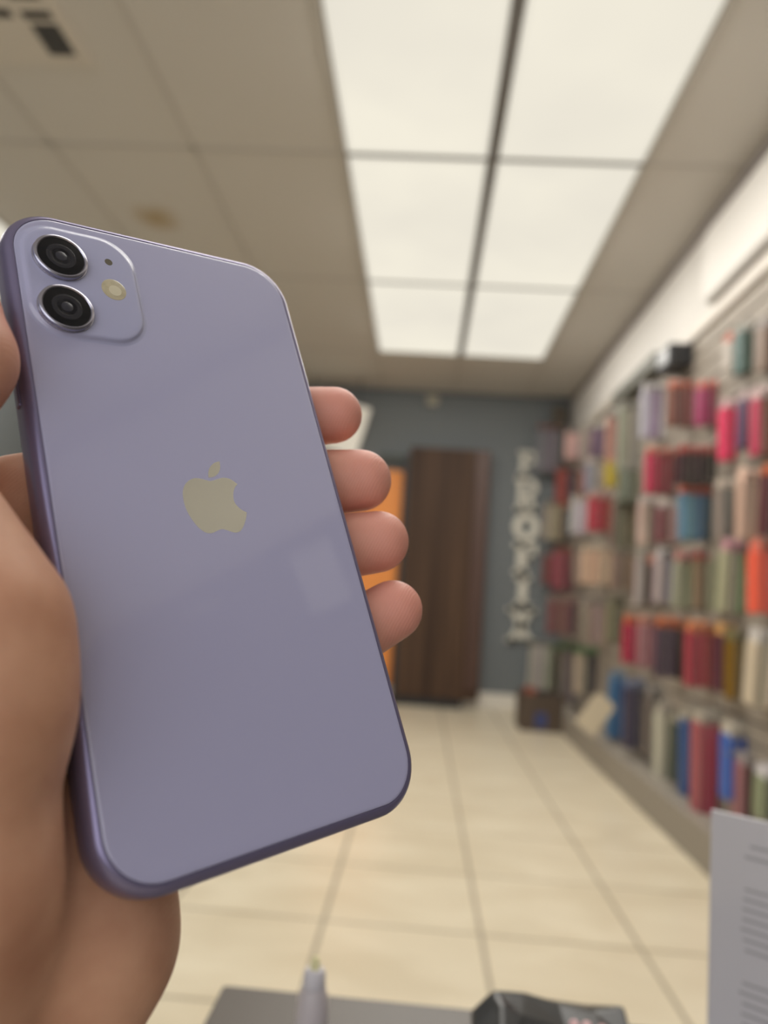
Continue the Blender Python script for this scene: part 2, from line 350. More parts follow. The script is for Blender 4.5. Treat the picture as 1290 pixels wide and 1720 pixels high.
# section, row, front x, stack depth, packs, y, top z, height, width, tilt, colours from front to back, tag colour
STACKS = [
    ('n',1,1.105,0.06,3,2.805,1.958,0.146,0.074,0,[('pale grey',(180,168,160))],(200,110,85)),
    ('n',1,1.111,0.054,2,2.719,1.963,0.189,0.074,0,[('dark green',(62,88,78)),('grey green',(80,98,88)),('charcoal green',(60,66,60))],(150,150,140)),
    ('n',1,1.105,0.06,3,2.52,1.909,0.184,0.074,0,[('brown',(120,90,80)),('brick red',(165,60,58))],(150,140,135)),
    ('n',2,1.049,0.116,5,3.715,2.022,0.285,0.074,0,[('pale lilac',(190,178,196)),('mauve',(172,148,170)),('white',(216,210,214))],(205,200,200)),
    ('n',2,1.051,0.114,5,3.306,1.917,0.205,0.074,0,[('dull maroon',(118,68,64)),('rosy brown',(135,80,74))],(205,100,68)),
    ('n',2,1.091,0.074,3,3.05,1.843,0.189,0.074,0,[('magenta',(160,45,95)),('dusty rose',(135,88,92))],(200,95,78)),
    ('n',2,1.111,0.054,2,2.859,1.711,0.239,0.074,0,[('hot pink',(214,52,94))],(215,175,180)),
    ('n',2,1.105,0.06,3,2.66,1.694,0.212,0.074,0,[('dark purple',(84,62,86))],(200,175,175)),
    ('n',2,1.096,0.069,3,2.542,1.673,0.24,0.074,0,[('rose pink',(185,66,88)),('taupe',(122,88,80)),('brick red',(135,52,48))],(214,186,184)),
    ('n',3,1.027,0.138,6,3.534,1.657,0.223,0.074,0,[('raspberry pink',(192,58,96)),('dark crimson',(132,44,56)),('burgundy',(120,40,46))],(196,110,88)),
    ('n',3,1.017,0.148,6,3.044,1.568,0.163,0.074,0,[('black',(48,36,38)),('near black',(38,36,34))],(160,45,34)),
    ('n',4,1.069,0.096,4,3.781,1.454,0.238,0.074,0,[('cream',(190,172,164)),('taupe',(140,118,112))],(210,195,190)),
    ('n',4,1.075,0.09,4,3.485,1.4,0.2,0.074,0,[('wine red',(122,72,74)),('blush pink',(192,156,156))],(208,196,190)),
    ('n',4,1.04,0.125,5,3.084,1.409,0.229,0.074,0,[('steel blue',(84,130,152)),('slate blue',(70,108,130)),('dark slate',(62,84,96))],(214,104,78)),
    ('n',4,1.095,0.07,3,2.848,1.399,0.23,0.074,0,[('grey',(134,126,124)),('warm grey',(122,114,110))],(205,190,175)),
    ('n',4,1.105,0.06,3,2.665,1.413,0.258,0.074,0,[('tan',(190,168,146)),('beige',(176,154,132))],(240,205,185)),
    ('n',4,1.105,0.06,3,2.467,1.388,0.237,0.074,0,[('dark maroon',(82,40,52)),('mauve',(152,112,118))],(196,92,44)),
    ('n',5,1.105,0.06,3,3.9,1.19,0.278,0.074,0,[('silver grey',(168,158,158))],(175,170,160)),
    ('n',5,1.105,0.06,3,3.712,1.163,0.244,0.074,0,[('charcoal',(74,66,70))],(190,130,115)),
    ('n',5,1.095,0.07,3,3.547,1.183,0.261,0.074,2,[('off white',(180,168,168)),('grey blue',(134,136,154))],(215,210,210)),
    ('n',5,1.097,0.068,3,3.287,1.153,0.25,0.074,4,[('pink and green',(160,160,132)),('sage green',(150,160,128))],(190,130,125)),
    ('n',5,1.115,0.05,2,3.114,1.143,0.236,0.074,0,[('brown grey',(128,108,96))],(170,60,60)),
    ('n',5,1.105,0.06,3,2.909,1.129,0.23,0.074,0,[('khaki grey',(122,114,98))],(140,130,115)),
    ('n',5,1.091,0.074,3,2.762,1.164,0.27,0.074,3,[('pale green',(168,176,148)),('leaf green',(120,150,105))],(205,150,160)),
    ('n',5,1.089,0.076,3,2.523,1.146,0.247,0.074,0,[('coral red',(232,92,82))],(225,120,100)),
    ('n',6,1.095,0.07,3,4.066,0.859,0.257,0.074,4,[('magenta',(182,50,88))],(216,108,60)),
    ('n',6,1.083,0.082,4,3.766,0.86,0.255,0.074,2,[('dusty pink',(172,120,126))],(220,150,130)),
    ('n',6,1.048,0.117,5,3.362,0.863,0.263,0.074,0,[('dark plum',(76,66,80)),('black brown',(60,46,44))],(214,108,46)),
    ('n',6,1.061,0.104,5,3.026,0.858,0.26,0.074,2,[('crimson',(172,58,72)),('dark red',(150,56,62))],(224,136,86)),
    ('n',6,1.105,0.06,3,2.835,0.858,0.254,0.074,0,[('dark purple',(78,44,64))],(226,170,100)),
    ('n',6,1.106,0.059,3,2.737,0.841,0.249,0.074,0,[('olive yellow',(122,96,20)),('dark olive',(92,76,14))],(120,112,70)),
    ('n',6,1.088,0.077,3,2.509,0.85,0.254,0.074,7,[('off white',(204,192,176))],(215,210,205)),
    ('n',7,1.09,0.075,3,4.299,0.535,0.371,0.09,8,[('sky blue',(62,122,176))],(90,140,180)),
    ('n',7,1.06,0.105,5,3.905,0.536,0.342,0.09,0,[('navy',(64,62,86)),('dark slate',(50,50,60))],(110,125,160)),
    ('n',7,1.105,0.06,3,3.668,0.534,0.332,0.09,0,[('brown grey',(112,104,102))],(140,135,130)),
    ('n',7,1.108,0.057,2,3.529,0.47,0.417,0.09,2,[('white',(204,194,178))],(190,182,168)),
    ('n',7,1.105,0.06,3,3.288,0.464,0.288,0.09,0,[('dark green',(58,66,62))],(150,145,130)),
    ('n',7,1.105,0.06,3,3.176,0.498,0.346,0.09,0,[('royal blue',(34,84,146))],(180,172,155)),
    ('n',7,1.073,0.092,4,2.949,0.522,0.408,0.09,2,[('coral pink',(176,84,94)),('rose red',(170,54,84))],(190,182,166)),
    ('n',7,1.099,0.066,3,2.736,0.512,0.265,0.09,0,[('bright blue',(52,92,176)),('cobalt blue',(40,78,160))],(200,192,176)),
    ('n',7,1.113,0.052,2,2.669,0.424,0.221,0.09,3,[('brick pink',(160,112,108)),('dark wine',(92,48,50))],(170,160,160)),
    ('n',7,1.105,0.06,3,2.475,0.424,0.165,0.09,0,[('sage grey',(136,142,120)),('light blue',(110,128,165))],(225,220,225)),
    ('f',1,0.885,0.2,7,6.15,2.377,0.402,0.074,5,[('silver grey',(128,122,128))],(180,105,85)),
    ('f',1,1.051,0.114,5,5.768,2.268,0.254,0.074,0,[('pale pink',(228,184,180))],(200,190,182)),
    ('f',1,1.079,0.086,4,5.331,2.16,0.226,0.074,0,[('beige',(170,154,142))],(190,182,170)),
    ('f',1,1.061,0.104,5,4.912,2.096,0.225,0.074,0,[('violet',(112,84,116))],(200,194,184)),
    ('f',1,1.088,0.077,3,4.597,2.107,0.301,0.074,0,[('salmon',(184,138,124))],(190,184,174)),
    ('f',1,1.059,0.106,5,4.182,2.053,0.4,0.074,0,[('pale sage',(154,154,138))],(160,158,146)),
    ('f',2,1.056,0.109,5,6.15,2.044,0.337,0.074,0,[('rust red',(172,72,62))],(150,110,95)),
    ('f',2,1.096,0.069,3,5.844,1.981,0.283,0.074,0,[('navy',(58,54,66))],(140,110,100)),
    ('f',2,1.086,0.079,3,5.459,1.913,0.255,0.074,0,[('copper brown',(142,92,78))],(170,140,130)),
    ('f',2,1.031,0.134,6,4.893,1.859,0.237,0.074,0,[('lavender grey',(150,146,156)),('beige',(176,160,146))],(215,200,185)),
    ('f',2,1.083,0.082,4,4.54,1.802,0.184,0.074,0,[('mustard yellow',(184,166,58))],(200,140,115)),
    ('f',2,1.062,0.103,4,4.131,1.684,0.216,0.074,0,[('moss grey',(112,118,102))],(140,136,124)),
    ('f',3,0.981,0.184,7,6.15,1.741,0.334,0.074,4,[('cream',(188,172,146))],(180,170,150)),
    ('f',3,1.076,0.089,4,5.948,1.696,0.289,0.074,0,[('charcoal',(76,72,70))],(185,110,70)),
    ('f',3,1.034,0.131,6,5.341,1.674,0.282,0.074,0,[('white',(204,194,200))],(225,215,200)),
    ('f',3,1.026,0.139,6,4.737,1.615,0.258,0.074,0,[('crimson',(196,58,76)),('dark red',(152,44,46))],(205,160,150)),
    ('f',3,1.04,0.125,5,4.2,1.509,0.301,0.074,0,[('khaki',(118,108,90)),('olive grey',(110,102,76))],(130,120,105)),
    ('f',4,0.983,0.182,7,6.15,1.322,0.276,0.074,0,[('dull red',(138,70,70))],(150,120,110)),
    ('f',4,1.002,0.163,7,5.806,1.337,0.338,0.074,0,[('raspberry',(156,66,78)),('plum',(116,48,68))],(175,85,55)),
    ('f',4,1.079,0.086,4,5.434,1.314,0.274,0.074,0,[('taupe',(152,136,126))],(175,165,150)),
    ('f',4,0.979,0.186,7,4.663,1.271,0.246,0.074,0,[('peach',(218,186,152)),('sand',(205,180,150))],(228,208,180)),
    ('f',4,1.042,0.123,5,4.173,1.222,0.23,0.074,0,[('brown grey',(132,112,96))],(150,138,120)),
    ('f',5,0.918,0.2,7,5.45,0.958,0.279,0.074,0,[('dusty rose',(124,76,76)),('rosy brown',(134,90,84)),('dark plum',(84,50,60))],(190,150,135)),
    ('f',5,0.988,0.177,7,4.661,0.944,0.274,0.074,0,[('beige pink',(162,142,132))],(175,162,150)),
    ('f',5,1.083,0.082,4,4.357,0.975,0.277,0.074,0,[('olive grey',(128,118,98))],(140,134,110)),
    ('f',6,0.909,0.2,7,6.15,0.593,0.433,0.074,5,[('white',(200,192,178))],(190,184,170)),
    ('f',6,1.075,0.09,4,6.116,0.575,0.388,0.074,0,[('dark olive',(80,78,56))],(70,130,55)),
    ('f',6,1.05,0.115,5,5.615,0.613,0.437,0.074,0,[('mauve grey',(134,120,120))],(62,140,50)),
    ('f',6,1.021,0.144,6,4.964,0.629,0.299,0.074,0,[('cream',(190,174,158)),('dark grey',(80,76,72))],(70,135,55)),
]

# ------------------------------------------------------------------ objects on and by the back wall
def wood_material():
    m = mat('dark_wood', lin((88,66,50)), 0.6, spec=0.25)
    nt = m.node_tree; b = nt.nodes['Principled BSDF']; tc = nt.nodes['Texture Coordinate']
    mp = nt.nodes.new('ShaderNodeMapping'); mp.inputs['Scale'].default_value = (9, 9, 0.35)
    nt.links.new(tc.outputs['Object'], mp.inputs['Vector'])
    n = nt.nodes.new('ShaderNodeTexNoise'); n.inputs['Scale'].default_value = 1.6; n.inputs['Detail'].default_value = 5; n.inputs['Distortion'].default_value = 0.6
    nt.links.new(mp.outputs['Vector'], n.inputs['Vector'])
    r = nt.nodes.new('ShaderNodeValToRGB')
    r.color_ramp.elements[0].position = 0.32; r.color_ramp.elements[0].color = (*lin((60,44,34)), 1)
    r.color_ramp.elements[1].position = 0.66; r.color_ramp.elements[1].color = (*lin((90,68,52)), 1)
    nt.links.new(n.outputs['Fac'], r.inputs['Fac']); nt.links.new(r.outputs['Color'], b.inputs['Base Color'])
    return m
M_wood = wood_material()
M_black = mat('black_satin', lin((40,40,42)), 0.5)
c = thing('wooden_cabinet', 'tall dark brown wood-grain cabinet against the blue grey back wall', 'cabinet', (0.18, 6.25, 0))
G().bbox(-0.335, 0.335, -0.02, 0.10, 0.07, 2.13, 0.004).obj('body', M_wood, c)
dr = G().bbox(-0.335, 0.205, -0.045, -0.021, 0.075, 2.125, 0.004).obj('door', M_wood, c)
G().bbox(0.212, 0.335, -0.045, -0.021, 0.15, 2.125, 0.004).obj('side_panel', mat('red_wood', lin((80,54,42)), 0.45, noise=0.15, nscale=6), c)
G().bbox(-0.335, 0.205, -0.03, 0.09, 0.0, 0.069, 0.003).obj('plinth', M_black, c)
G().bbox(-0.372, -0.337, -0.06, 0.05, 0.0, 2.06, 0.003).obj('edge_frame', M_black, c)
tag(G().bbox(-0.80, -0.205, 6.325, 6.352, 0.14, 1.935, 0.004).obj('orange_panel', mat('orange_paint', lin((240,150,70)), 0.5, noise=0.06, nscale=3)),
    'bright orange tall panel standing between the fingers and the wooden cabinet', 'panel')
tag(G().bbox(-0.42, -0.14, 6.27, 6.35, 2.0, 2.06, 0.004).obj('door_closer', mat('dark_green_metal', lin((66,72,66)), 0.5)),
    'dark metal bar above the orange panel', 'bar')
hs = thing('hanging_sign', 'white slanted board hanging high behind the fingertips', 'sign', (-0.80, 6.02, 2.24))
o = G().bbox(-0.26, 0.26, -0.012, 0.012, -0.21, 0.21, 0.004).obj('board', mat('sign_white', lin((244,240,230)), 0.4), hs)
o.rotation_euler = (0.0, math.radians(14), 0.0)
o = G().tube([(-0.18, 0, 0.20), (-0.18, 0, 0.395)], 0.004).obj('wire', M_black, hs)
o = G().tube([(0.20, 0, 0.12), (0.20, 0, 0.395)], 0.004).obj('wire', M_black, hs)
sn = thing('motion_sensor', 'small beige sensor at the top of the back wall', 'sensor', (0.0, 6.36, 2.57))
G().bbox(-0.05, 0.05, -0.05, -0.001, -0.05, 0.04, 0.012).obj('housing', mat('sensor_beige', lin((176,170,152)), 0.5), sn)
G().lathe([(0.03, 0), (0.028, -0.012), (0.015, -0.022)], (0, -0.045, -0.03), 14).obj('lens', mat('sensor_lens', lin((206,200,184)), 0.3), sn)
sp = thing('corner_speaker', 'small brown speaker in the corner below the ceiling', 'speaker', (1.08, 6.28, 2.43))
G().bbox(-0.055, 0.06, -0.05, 0.075, -0.10, 0.12, 0.01).obj('body', mat('speaker_brown', lin((120,108,92)), 0.6), sp)
G().bbox(-0.045, 0.05, -0.056, -0.049, -0.09, 0.11, 0.002).obj('grille', mat('speaker_grille', lin((92,84,74)), 0.8), sp)

# letters P R O F I X, one under the other
M_letter = mat('letter_white', lin((222,218,204)), 0.5)
def arcpts(cx, cz, rx, rz, a0, a1, n):
    return [(cx + rx*math.cos(math.radians(a0+(a1-a0)*i/n)), cz + rz*math.sin(math.radians(a0+(a1-a0)*i/n))) for i in range(n+1)]
def letter(ch, x, z0, z1, w, col_word):
    h = z1 - z0
    g = G()
    fr = lambda a, b, c: (a*w, c, b*h)
    Y0, Y1 = -0.035, -0.001
    def rect(a0, a1, b0, b1): g.prism([(a0,b0),(a1,b0),(a1,b1),(a0,b1)], Y0, Y1, fr)
    def poly(p): g.prism(p, Y0, Y1, fr)
    def bowl(b0, b1, a0=-0.12, a1=0.46, t=0.24):
        bc = (b0+b1)/2; rz = (b1-b0)/2
        outer = arcpts(a0+0.1, bc, a1-a0-0.1, rz, 90, -90, 12)
        inner = arcpts(a0+0.1, bc, a1-a0-0.1-t, rz-0.12, 90, -90, 12)
        for i in range(12):
            poly([outer[i], outer[i+1], inner[i+1], inner[i]])
        rect(a0-0.05, a0+0.1, b0, b0+0.12); rect(a0-0.05, a0+0.1, b1-0.12, b1)
    if ch in 'PR':
        rect(-0.36, -0.10, 0, 1); rect(-0.48, -0.30, 0.87, 1.0); rect(-0.48, 0.03, 0, 0.13)
        bowl(0.42, 1.0)
        if ch == 'R':
            poly([(-0.02,0.46),(0.22,0.46),(0.44,0.0),(0.16,0.0)]); rect(0.12, 0.52, 0, 0.12)
    elif ch == 'O':
        ou = arcpts(0, 0.5, 0.5, 0.5, 0, 360, 28); inn = arcpts(0, 0.5, 0.2, 0.28, 0, 360, 28)
        for i in range(28): poly([ou[i], ou[i+1], inn[i+1], inn[i]])
    elif ch == 'F':
        rect(-0.30, 0.0, 0, 1); rect(-0.46, 0.16, 0, 0.13); rect(-0.46, 0.46, 0.84, 1.0); rect(0.30, 0.46, 0.64, 0.85)
        rect(-0.02, 0.26, 0.44, 0.58); rect(0.16, 0.26, 0.36, 0.66)
    elif ch == 'I':
        rect(-0.17, 0.17, 0, 1); rect(-0.34, 0.34, 0, 0.14); rect(-0.34, 0.34, 0.86, 1)
    elif ch == 'X':
        poly([(-0.44,1.0),(-0.14,1.0),(0.44,0.0),(0.14,0.0)]); poly([(0.14,1.0),(0.44,1.0),(-0.14,0.0),(-0.44,0.0)])
        for s in (-1, 1):
            rect(s*0.30-0.2, s*0.30+0.2, 0, 0.13); rect(s*0.30-0.2, s*0.30+0.2, 0.87, 1)
    o = g.obj('wall_letter', M_letter)
    o.location = (x, YB, z0)
    tag(o, 'white slab-serif letter %s, %s of the vertical word on the back wall' % (ch, col_word), 'letter', 'letters on the back wall')
for ch, x, z1, z0, w, word in (('P', 0.845, 2.17, 1.955, 0.18, 'topmost'), ('R', 0.843, 1.935, 1.655, 0.20, 'second'), ('O', 0.852, 1.64, 1.40, 0.22, 'third'),
                         ('F', 0.852, 1.385, 1.125, 0.21, 'fourth'), ('I', 0.846, 1.11, 0.855, 0.20, 'fifth'), ('X', 0.846, 0.845, 0.555, 0.24, 'lowest')):
    letter(ch, x, z0, z1, w, word)

# ceiling vent
v = thing('ceiling_vent', 'air vent with dark slots in the ceiling, upper left', 'vent', (-1.37, 2.19, H))
M_vent = mat('vent_white', lin((205,198,188)), 0.5)
M_vdark = mat('vent_dark', lin((52,50,50)), 0.8)
G().bbox(-0.26, 0.13, -0.20, 0.18, -0.012, 0.002, 0.004).obj('frame', M_vent, v)
for x0, x1, y0, y1 in ((-0.10, -0.045, -0.07, -0.035), (-0.012, 0.085, -0.065, -0.032), (-0.20, -0.12, -0.075, -0.04), (-0.10, -0.05, -0.155, -0.12), (-0.012, 0.085, -0.15, -0.115)):
    G().bbox(x0, x1, y0, y1, -0.014, -0.0125, 0.0005).obj('slot', M_vdark, v)
lv = G().bbox(-0.005, 0.085, -0.01, 0.13, -0.014, -0.0125, 0.0005).obj('louvre_opening', M_vdark, v)
for i in range(5):
    l = G().bbox(-0.005, 0.085, 0.004+0.026*i, 0.012+0.026*i, -0.019, -0.0145, 0.001).obj('louvre', mat('louvre_grey', lin((96,94,92)), 0.5), lv)

# ------------------------------------------------------------------ case display on the right wall
M_slat = mat('slat_board', lin((156,146,134)), 0.6, noise=0.08, nscale=5)
M_hook = mat('hook_chrome', lin((170,170,168)), 0.3, metal=0.9)
RY0, RY1 = 1.2, 6.30
rack = thing('slatwall_rack', 'long slatted display wall holding hooks of phone cases', 'display rack', (1.18, 3.6, 0))
yr0, yr1 = RY0-3.6, RY1-3.6
G().box(-0.008, 0.009, yr0, yr1, 0.15, 2.10).obj('backing_board', mat('slat_groove', lin((70,64,58)), 0.8), rack)
slat_me = None
for i in range(26):
    z = 0.16 + i*0.0745
    if slat_me is None:
        s = G().bbox(-0.02, -0.009, yr0, yr1, 0, 0.066, 0.002).obj('slat', M_slat, rack); slat_me = s.data
    else:
        s = data_obj('slat', slat_me, rack)
    s.location = (0, 0, z)
G().bbox(-0.035, 0.009, yr0, 3.72-3.6, 2.105, 2.165, 0.006).obj('top_rail', mat('rail_white', lin((214,206,196)), 0.5), rack)
G().bbox(-0.085, 0.009, 3.73-3.6, 4.55-3.6, 2.105, 2.185, 0.006).obj('top_rail', mat('rail_dark', lin((98,98,90)), 0.5), rack)
G().bbox(-0.035, 0.009, 4.56-3.6, yr1, 2.20, 2.25, 0.006).obj('top_rail', mat('rail_pale', lin((190,182,170)), 0.5), rack)
M_kick = mat('kick_grey', lin((150,142,130)), 0.5, noise=0.05, nscale=4)
G().bbox(-0.15, 0.009, yr0, 5.35-3.6, 0.0, 0.145, 0.004).obj('base_plinth', M_kick, rack)
bx = thing('black_box', 'small black box mounted above the orange-tagged cases on the slatted wall', 'box', (1.114, 3.44, 1.995))
G().bbox(-0.06, 0.045, -0.10, 0.10, 0.0, 0.10, 0.006).obj('body', M_black, bx)
G().bbox(-0.064, -0.059, -0.08, 0.08, 0.015, 0.085, 0.001).obj('front_plate', mat('black_gloss', lin((28,30,34)), 0.2), bx)
wp = thing('wall_panel', 'white round-cornered panel mounted high on the right wall', 'panel', (XR, 2.65, 2.40))
g = G(); g.prism(rrect(-0.62, 0.60, -0.16, 0.16, 0.06, 6), -0.035, -0.001, lambda a, b, c: (c, a, b))
uo = g.obj('housing', mat('unit_white', lin((226,222,216)), 0.5), wp)
bev = uo.modifiers.new('bevel', 'BEVEL'); bev.width = 0.012; bev.segments = 3; bev.limit_method = 'ANGLE'; bev.angle_limit = math.radians(50)
G().bbox(-0.032, -0.001, -0.60, 0.54, -0.185, -0.161, 0.003).obj('shadow_strip', mat('shadow_grey', lin((150,144,136)), 0.5), wp)  # grey strip standing in for the shadow beneath the panel
reflection_rack = thing('slatwall_rack', 'unseen dark slatted wall beside the viewer, added for the phone reflection', 'display rack', (1.18, -0.15, 0))  # rack out of view, added to make the reflections on the phone
G().box(-0.008, 0.009, -1.25, 1.30, 0.15, 1.84).obj('backing_board', mat('slat_groove', lin((70,64,58)), 0.8), reflection_rack)
for i in range(22):
    s2 = G().bbox(-0.02, -0.009, -1.25, 1.30, 0.16+i*0.0765, 0.226+i*0.0765, 0.002).obj('slat', mat('slat_dark', lin((96,92,90)), 0.6), reflection_rack)
G().bbox(-0.04, 0.009, -1.25, 1.30, 1.845, 1.875, 0.004).obj('top_rail', mat('rail_white', lin((214,206,196)), 0.5), reflection_rack)
for k, (y0, y1, z0, z1, cc, lab) in enumerate(((0.01, 0.12, 1.61, 1.80, (240,238,234), 'unseen white card pack on the added slatted wall, for the phone reflection'),
                                        (-0.30, -0.20, 1.58, 1.78, (70,66,84), 'unseen dark violet card pack on the added slatted wall beside the viewer'))):
    pk = thing('reflection_pack', lab, 'pack', (1.14, (y0+y1)/2, z1))  # out-of-view packs that go with the added rack
    G().tube([(0.02, 0, -0.012), (-0.02, 0, -0.012)], 0.0026, 6).obj('peg_hook', M_hook, pk)
    G().bbox(-0.008, 0.008, y0-(y0+y1)/2, (y1-y0)/2, z0-z1, -0.03, 0.003).obj('box', cmat(cc), pk)
    G().bbox(-0.001, 0.001, y0-(y0+y1)/2, (y1-y0)/2, -0.03, 0.0, 0.0004).obj('header_card', cmat((200, 196, 190)), pk)

SECTION = {'n': 'near half', 'f': 'far half'}
ROW = {1: 'top row', 2: 'second row', 3: 'third row', 4: 'fourth row', 5: 'fifth row', 6: 'sixth row', 7: 'bottom row'}
ORD = ['first', 'second', 'third', 'fourth', 'fifth', 'sixth', 'seventh', 'eighth', 'ninth', 'tenth', 'eleventh', 'twelfth']
_case_me = {}
def case_mesh(w, h, t, rgb):
    k = ('c', w, h, t, rgb)
    if k not in _case_me:
        g = G(); g.prism(rrect(-w/2, w/2, -h, 0, 0.012, 3), -t/2, t/2, lambda a, b, c: (c, a, b))
        o = g.obj('phone_case', cmat(rgb)); me = o.data; bpy.data.objects.remove(o); _case_me[k] = me
    return _case_me[k]
def card_mesh(w, h, t, rgb, hole=True):
    k = ('h', w, h, t, rgb)
    if k not in _case_me:
        pts = [(-w/2, -h), (w/2, -h), (w/2, -0.012), (w*0.3, 0), (-w*0.3, 0), (-w/2, -0.012)]
        g = G(); g.prism(pts, -t/2, t/2, lambda a, b, c: (c, a, b))
        o = g.obj('card', cmat(rgb, 0.5)); me = o.data; bpy.data.objects.remove(o); _case_me[k] = me
    return _case_me[k]
rng = random.Random(4)
counts = {}
for sec, row, xf, dep, n, y, ztop, h, w, tilt, cols, tagc in STACKS:
    counts[(sec, row)] = counts.get((sec, row), 0) + 1
    rank = counts[(sec, row)]
    yc = y + w/2
    pitch = dep / n
    hk = G(); hk.tube([(-0.021, yc-3.6, ztop-0.012), (xf-1.18-0.03, yc-3.6, ztop-0.012), (xf-1.18-0.036, yc-3.6, ztop+0.002)], 0.0026, 6)
    hk.obj('peg_hook', M_hook, rack)
    rowname = ROW[row] if not (sec == 'f' and row == 6) else 'bottom row'
    for j in range(n):
        ci = min(len(cols)-1, int(j*len(cols)/n))
        cname, rgb = cols[ci]
        rgb = tuple(max(8, min(250, c_ + rng.randint(-7, 7))) for c_ in rgb)
        x = xf + pitch*(j+0.5)
        lab = '%s phone case, %s from front, %s stack, %s, %s' % (cname, ORD[j], ORD[rank-1], rowname, SECTION[sec])
        p = thing('phone_case_pack', lab, 'phone case', (x, yc + rng.uniform(-0.003, 0.003), ztop + rng.uniform(-0.004, 0.002)), 'phone case packs on hooks')
        p.rotation_euler = (math.radians(tilt + rng.uniform(-2, 2)), math.radians(rng.uniform(-1.5, 1.5)), math.radians(rng.uniform(-4, 4)))
        th = 0.035 if h < 0.24 else 0.045
        t = round(pitch*0.62, 3)
        cs = data_obj('phone_case', case_mesh(round(w*0.93, 3), round(h-th, 3), t, rgb), p); cs.location = (-0.0015, 0, -th)
        hd = data_obj('header_card', card_mesh(w, th+0.006, 0.0022, tagc), p)
        bk = data_obj('backing_card', card_mesh(round(w*1.02, 3), h, 0.0012, (176, 168, 158)), p); bk.location = (t/2+0.0005, 0, 0)

# loose ivory pack turned towards the aisle
iv = thing('phone_case_pack', 'ivory pack hanging askew, turned to the aisle, beside the sky blue packs', 'phone case', (0.985, 4.22, 0.31), 'phone case packs on hooks')
iv.rotation_euler = (math.radians(-36), 0, math.radians(-80))
cs = data_obj('phone_case', case_mesh(0.125, 0.20, 0.012, (236, 222, 190)), iv); cs.location = (0, 0, 0.10)
hd = data_obj('backing_card', card_mesh(0.132, 0.21, 0.0012, (226, 212, 184)), iv); hd.location = (0.007, 0, 0.105)

# bin on the floor at the far end of the rack
bn = thing('floor_bin', 'dark brown open bin on the floor at the far end of the case wall', 'bin', (0.90, 5.55, 0))
M_bin = mat('bin_brown', lin((84,70,58)), 0.6, noise=0.2, nscale=12)
for nm, (x0, x1, y0, y1) in {'a': (-0.15, 0.15, -0.14, -0.128), 'b': (-0.15, 0.15, 0.128, 0.14), 'c': (-0.15, -0.138, -0.127, 0.127), 'd': (0.138, 0.15, -0.127, 0.127)}.items():
    G().bbox(x0, x1, y0, y1, 0.0, 0.25, 0.003).obj('side_panel', M_bin, bn)
G().bbox(-0.137, 0.137, -0.127, 0.127, 0.0, 0.012, 0.003).obj('base', M_bin, bn)
G().bbox(-0.05, 0.03, -0.146, -0.1405, 0.03, 0.13, 0.002).obj('front_label', mat('label_blue', lin((62,72,120)), 0.4), bn)
tag(G().bbox(0.79, 0.86, 5.46, 5.64, 0.02, 0.285, 0.008).obj('boxed_item', cmat((150,84,66))), 'reddish brown carton sticking out of the floor bin', 'carton')
tag(G().bbox(0.87, 0.93, 5.46, 5.64, 0.02, 0.262, 0.008).obj('boxed_item', cmat((48,42,44))), 'black carton in the middle of the floor bin', 'carton')
tag(G().bbox(0.94, 1.02, 5.46, 5.64, 0.02, 0.268, 0.008).obj('boxed_item', cmat((70,58,52))), 'dark brown carton at the wall side of the floor bin', 'carton')

# ------------------------------------------------------------------ counter in front of the viewer
ct = thing('counter', 'dark grey counter at the bottom of the picture', 'counter', (0.0, 0.0, 0))
M_ct = mat('counter_grey', lin((98,92,86)), 0.42, noise=0.08, nscale=20)
G().bbox(-0.12, 0.80, 0.10, 0.548, 0.575, 0.60, 0.003).obj('top', M_ct, ct)
G().bbox(-0.10, 0.78, 0.12, 0.528, 0.06, 0.5745, 0.003).obj('cabinet', mat('counter_body', lin((74,70,68)), 0.6), ct)
G().bbox(-0.09, 0.77, 0.14, 0.51, 0.0, 0.0595, 0.002).obj('plinth', M_black, ct)

bt = thing('dropper_bottle', 'small translucent white dropper bottle with a pale yellow tip on the counter', 'bottle', (-0.0445, 0.43, 0.60))
M_bt = mat('bottle_plastic', lin((214,206,208)), 0.35, trans=0.25)
o = G().lathe([(0.0082, 0), (0.0092, 0.002), (0.0090, 0.046), (0.0084, 0.056), (0.0066, 0.062)], n=24).obj('body', M_bt, bt); smooth_by_angle(o)
o = G().lathe([(0.0062, 0.0622), (0.0062, 0.065), (0.0058, 0.070), (0.0046, 0.0715)], n=20).obj('collar', mat('bottle_grey', lin((204,200,204)), 0.4), bt); smooth_by_angle(o)
o = G().lathe([(0.0028, 0.0716), (0.0026, 0.0745), (0.0012, 0.0775)], n=14).obj('tip', mat('tip_yellow', lin((226,220,170)), 0.4), bt); smooth_by_angle(o)

# folded black pouch with beads
pc = thing('black_pouch', 'crumpled shiny black pouch with pink beads on the counter', 'pouch', (0.085, 0.455, 0.60))
bm = bmesh.new()
prof = [(-0.041, 0.0, 0.040), (-0.028, 0.0, 0.0535), (-0.012, 0.0, 0.0495), (0.010, 0, 0.0495), (0.03, 0, 0.049), (0.046, 0, 0.047)]
rows = []
for k, (yo, s, dz) in enumerate(((0.030, 0.9, -0.010), (0.012, 1.0, 0.0), (-0.006, 1.02, -0.004), (-0.028, 0.98, -0.014), (-0.05, 0.9, -0.024))):
    r_ = random.Random(k+3)
    rows.append([bm.verts.new((x*s + r_.uniform(-.002,.002), yo + r_.uniform(-.003,.003), max(0.012, z + dz + r_.uniform(-.0035,.0035)))) for x, _, z in prof])
base = [[bm.verts.new((v_.co.x*0.96, v_.co.y, 0.0)) for v_ in rr] for rr in (rows[0], rows[-1])]
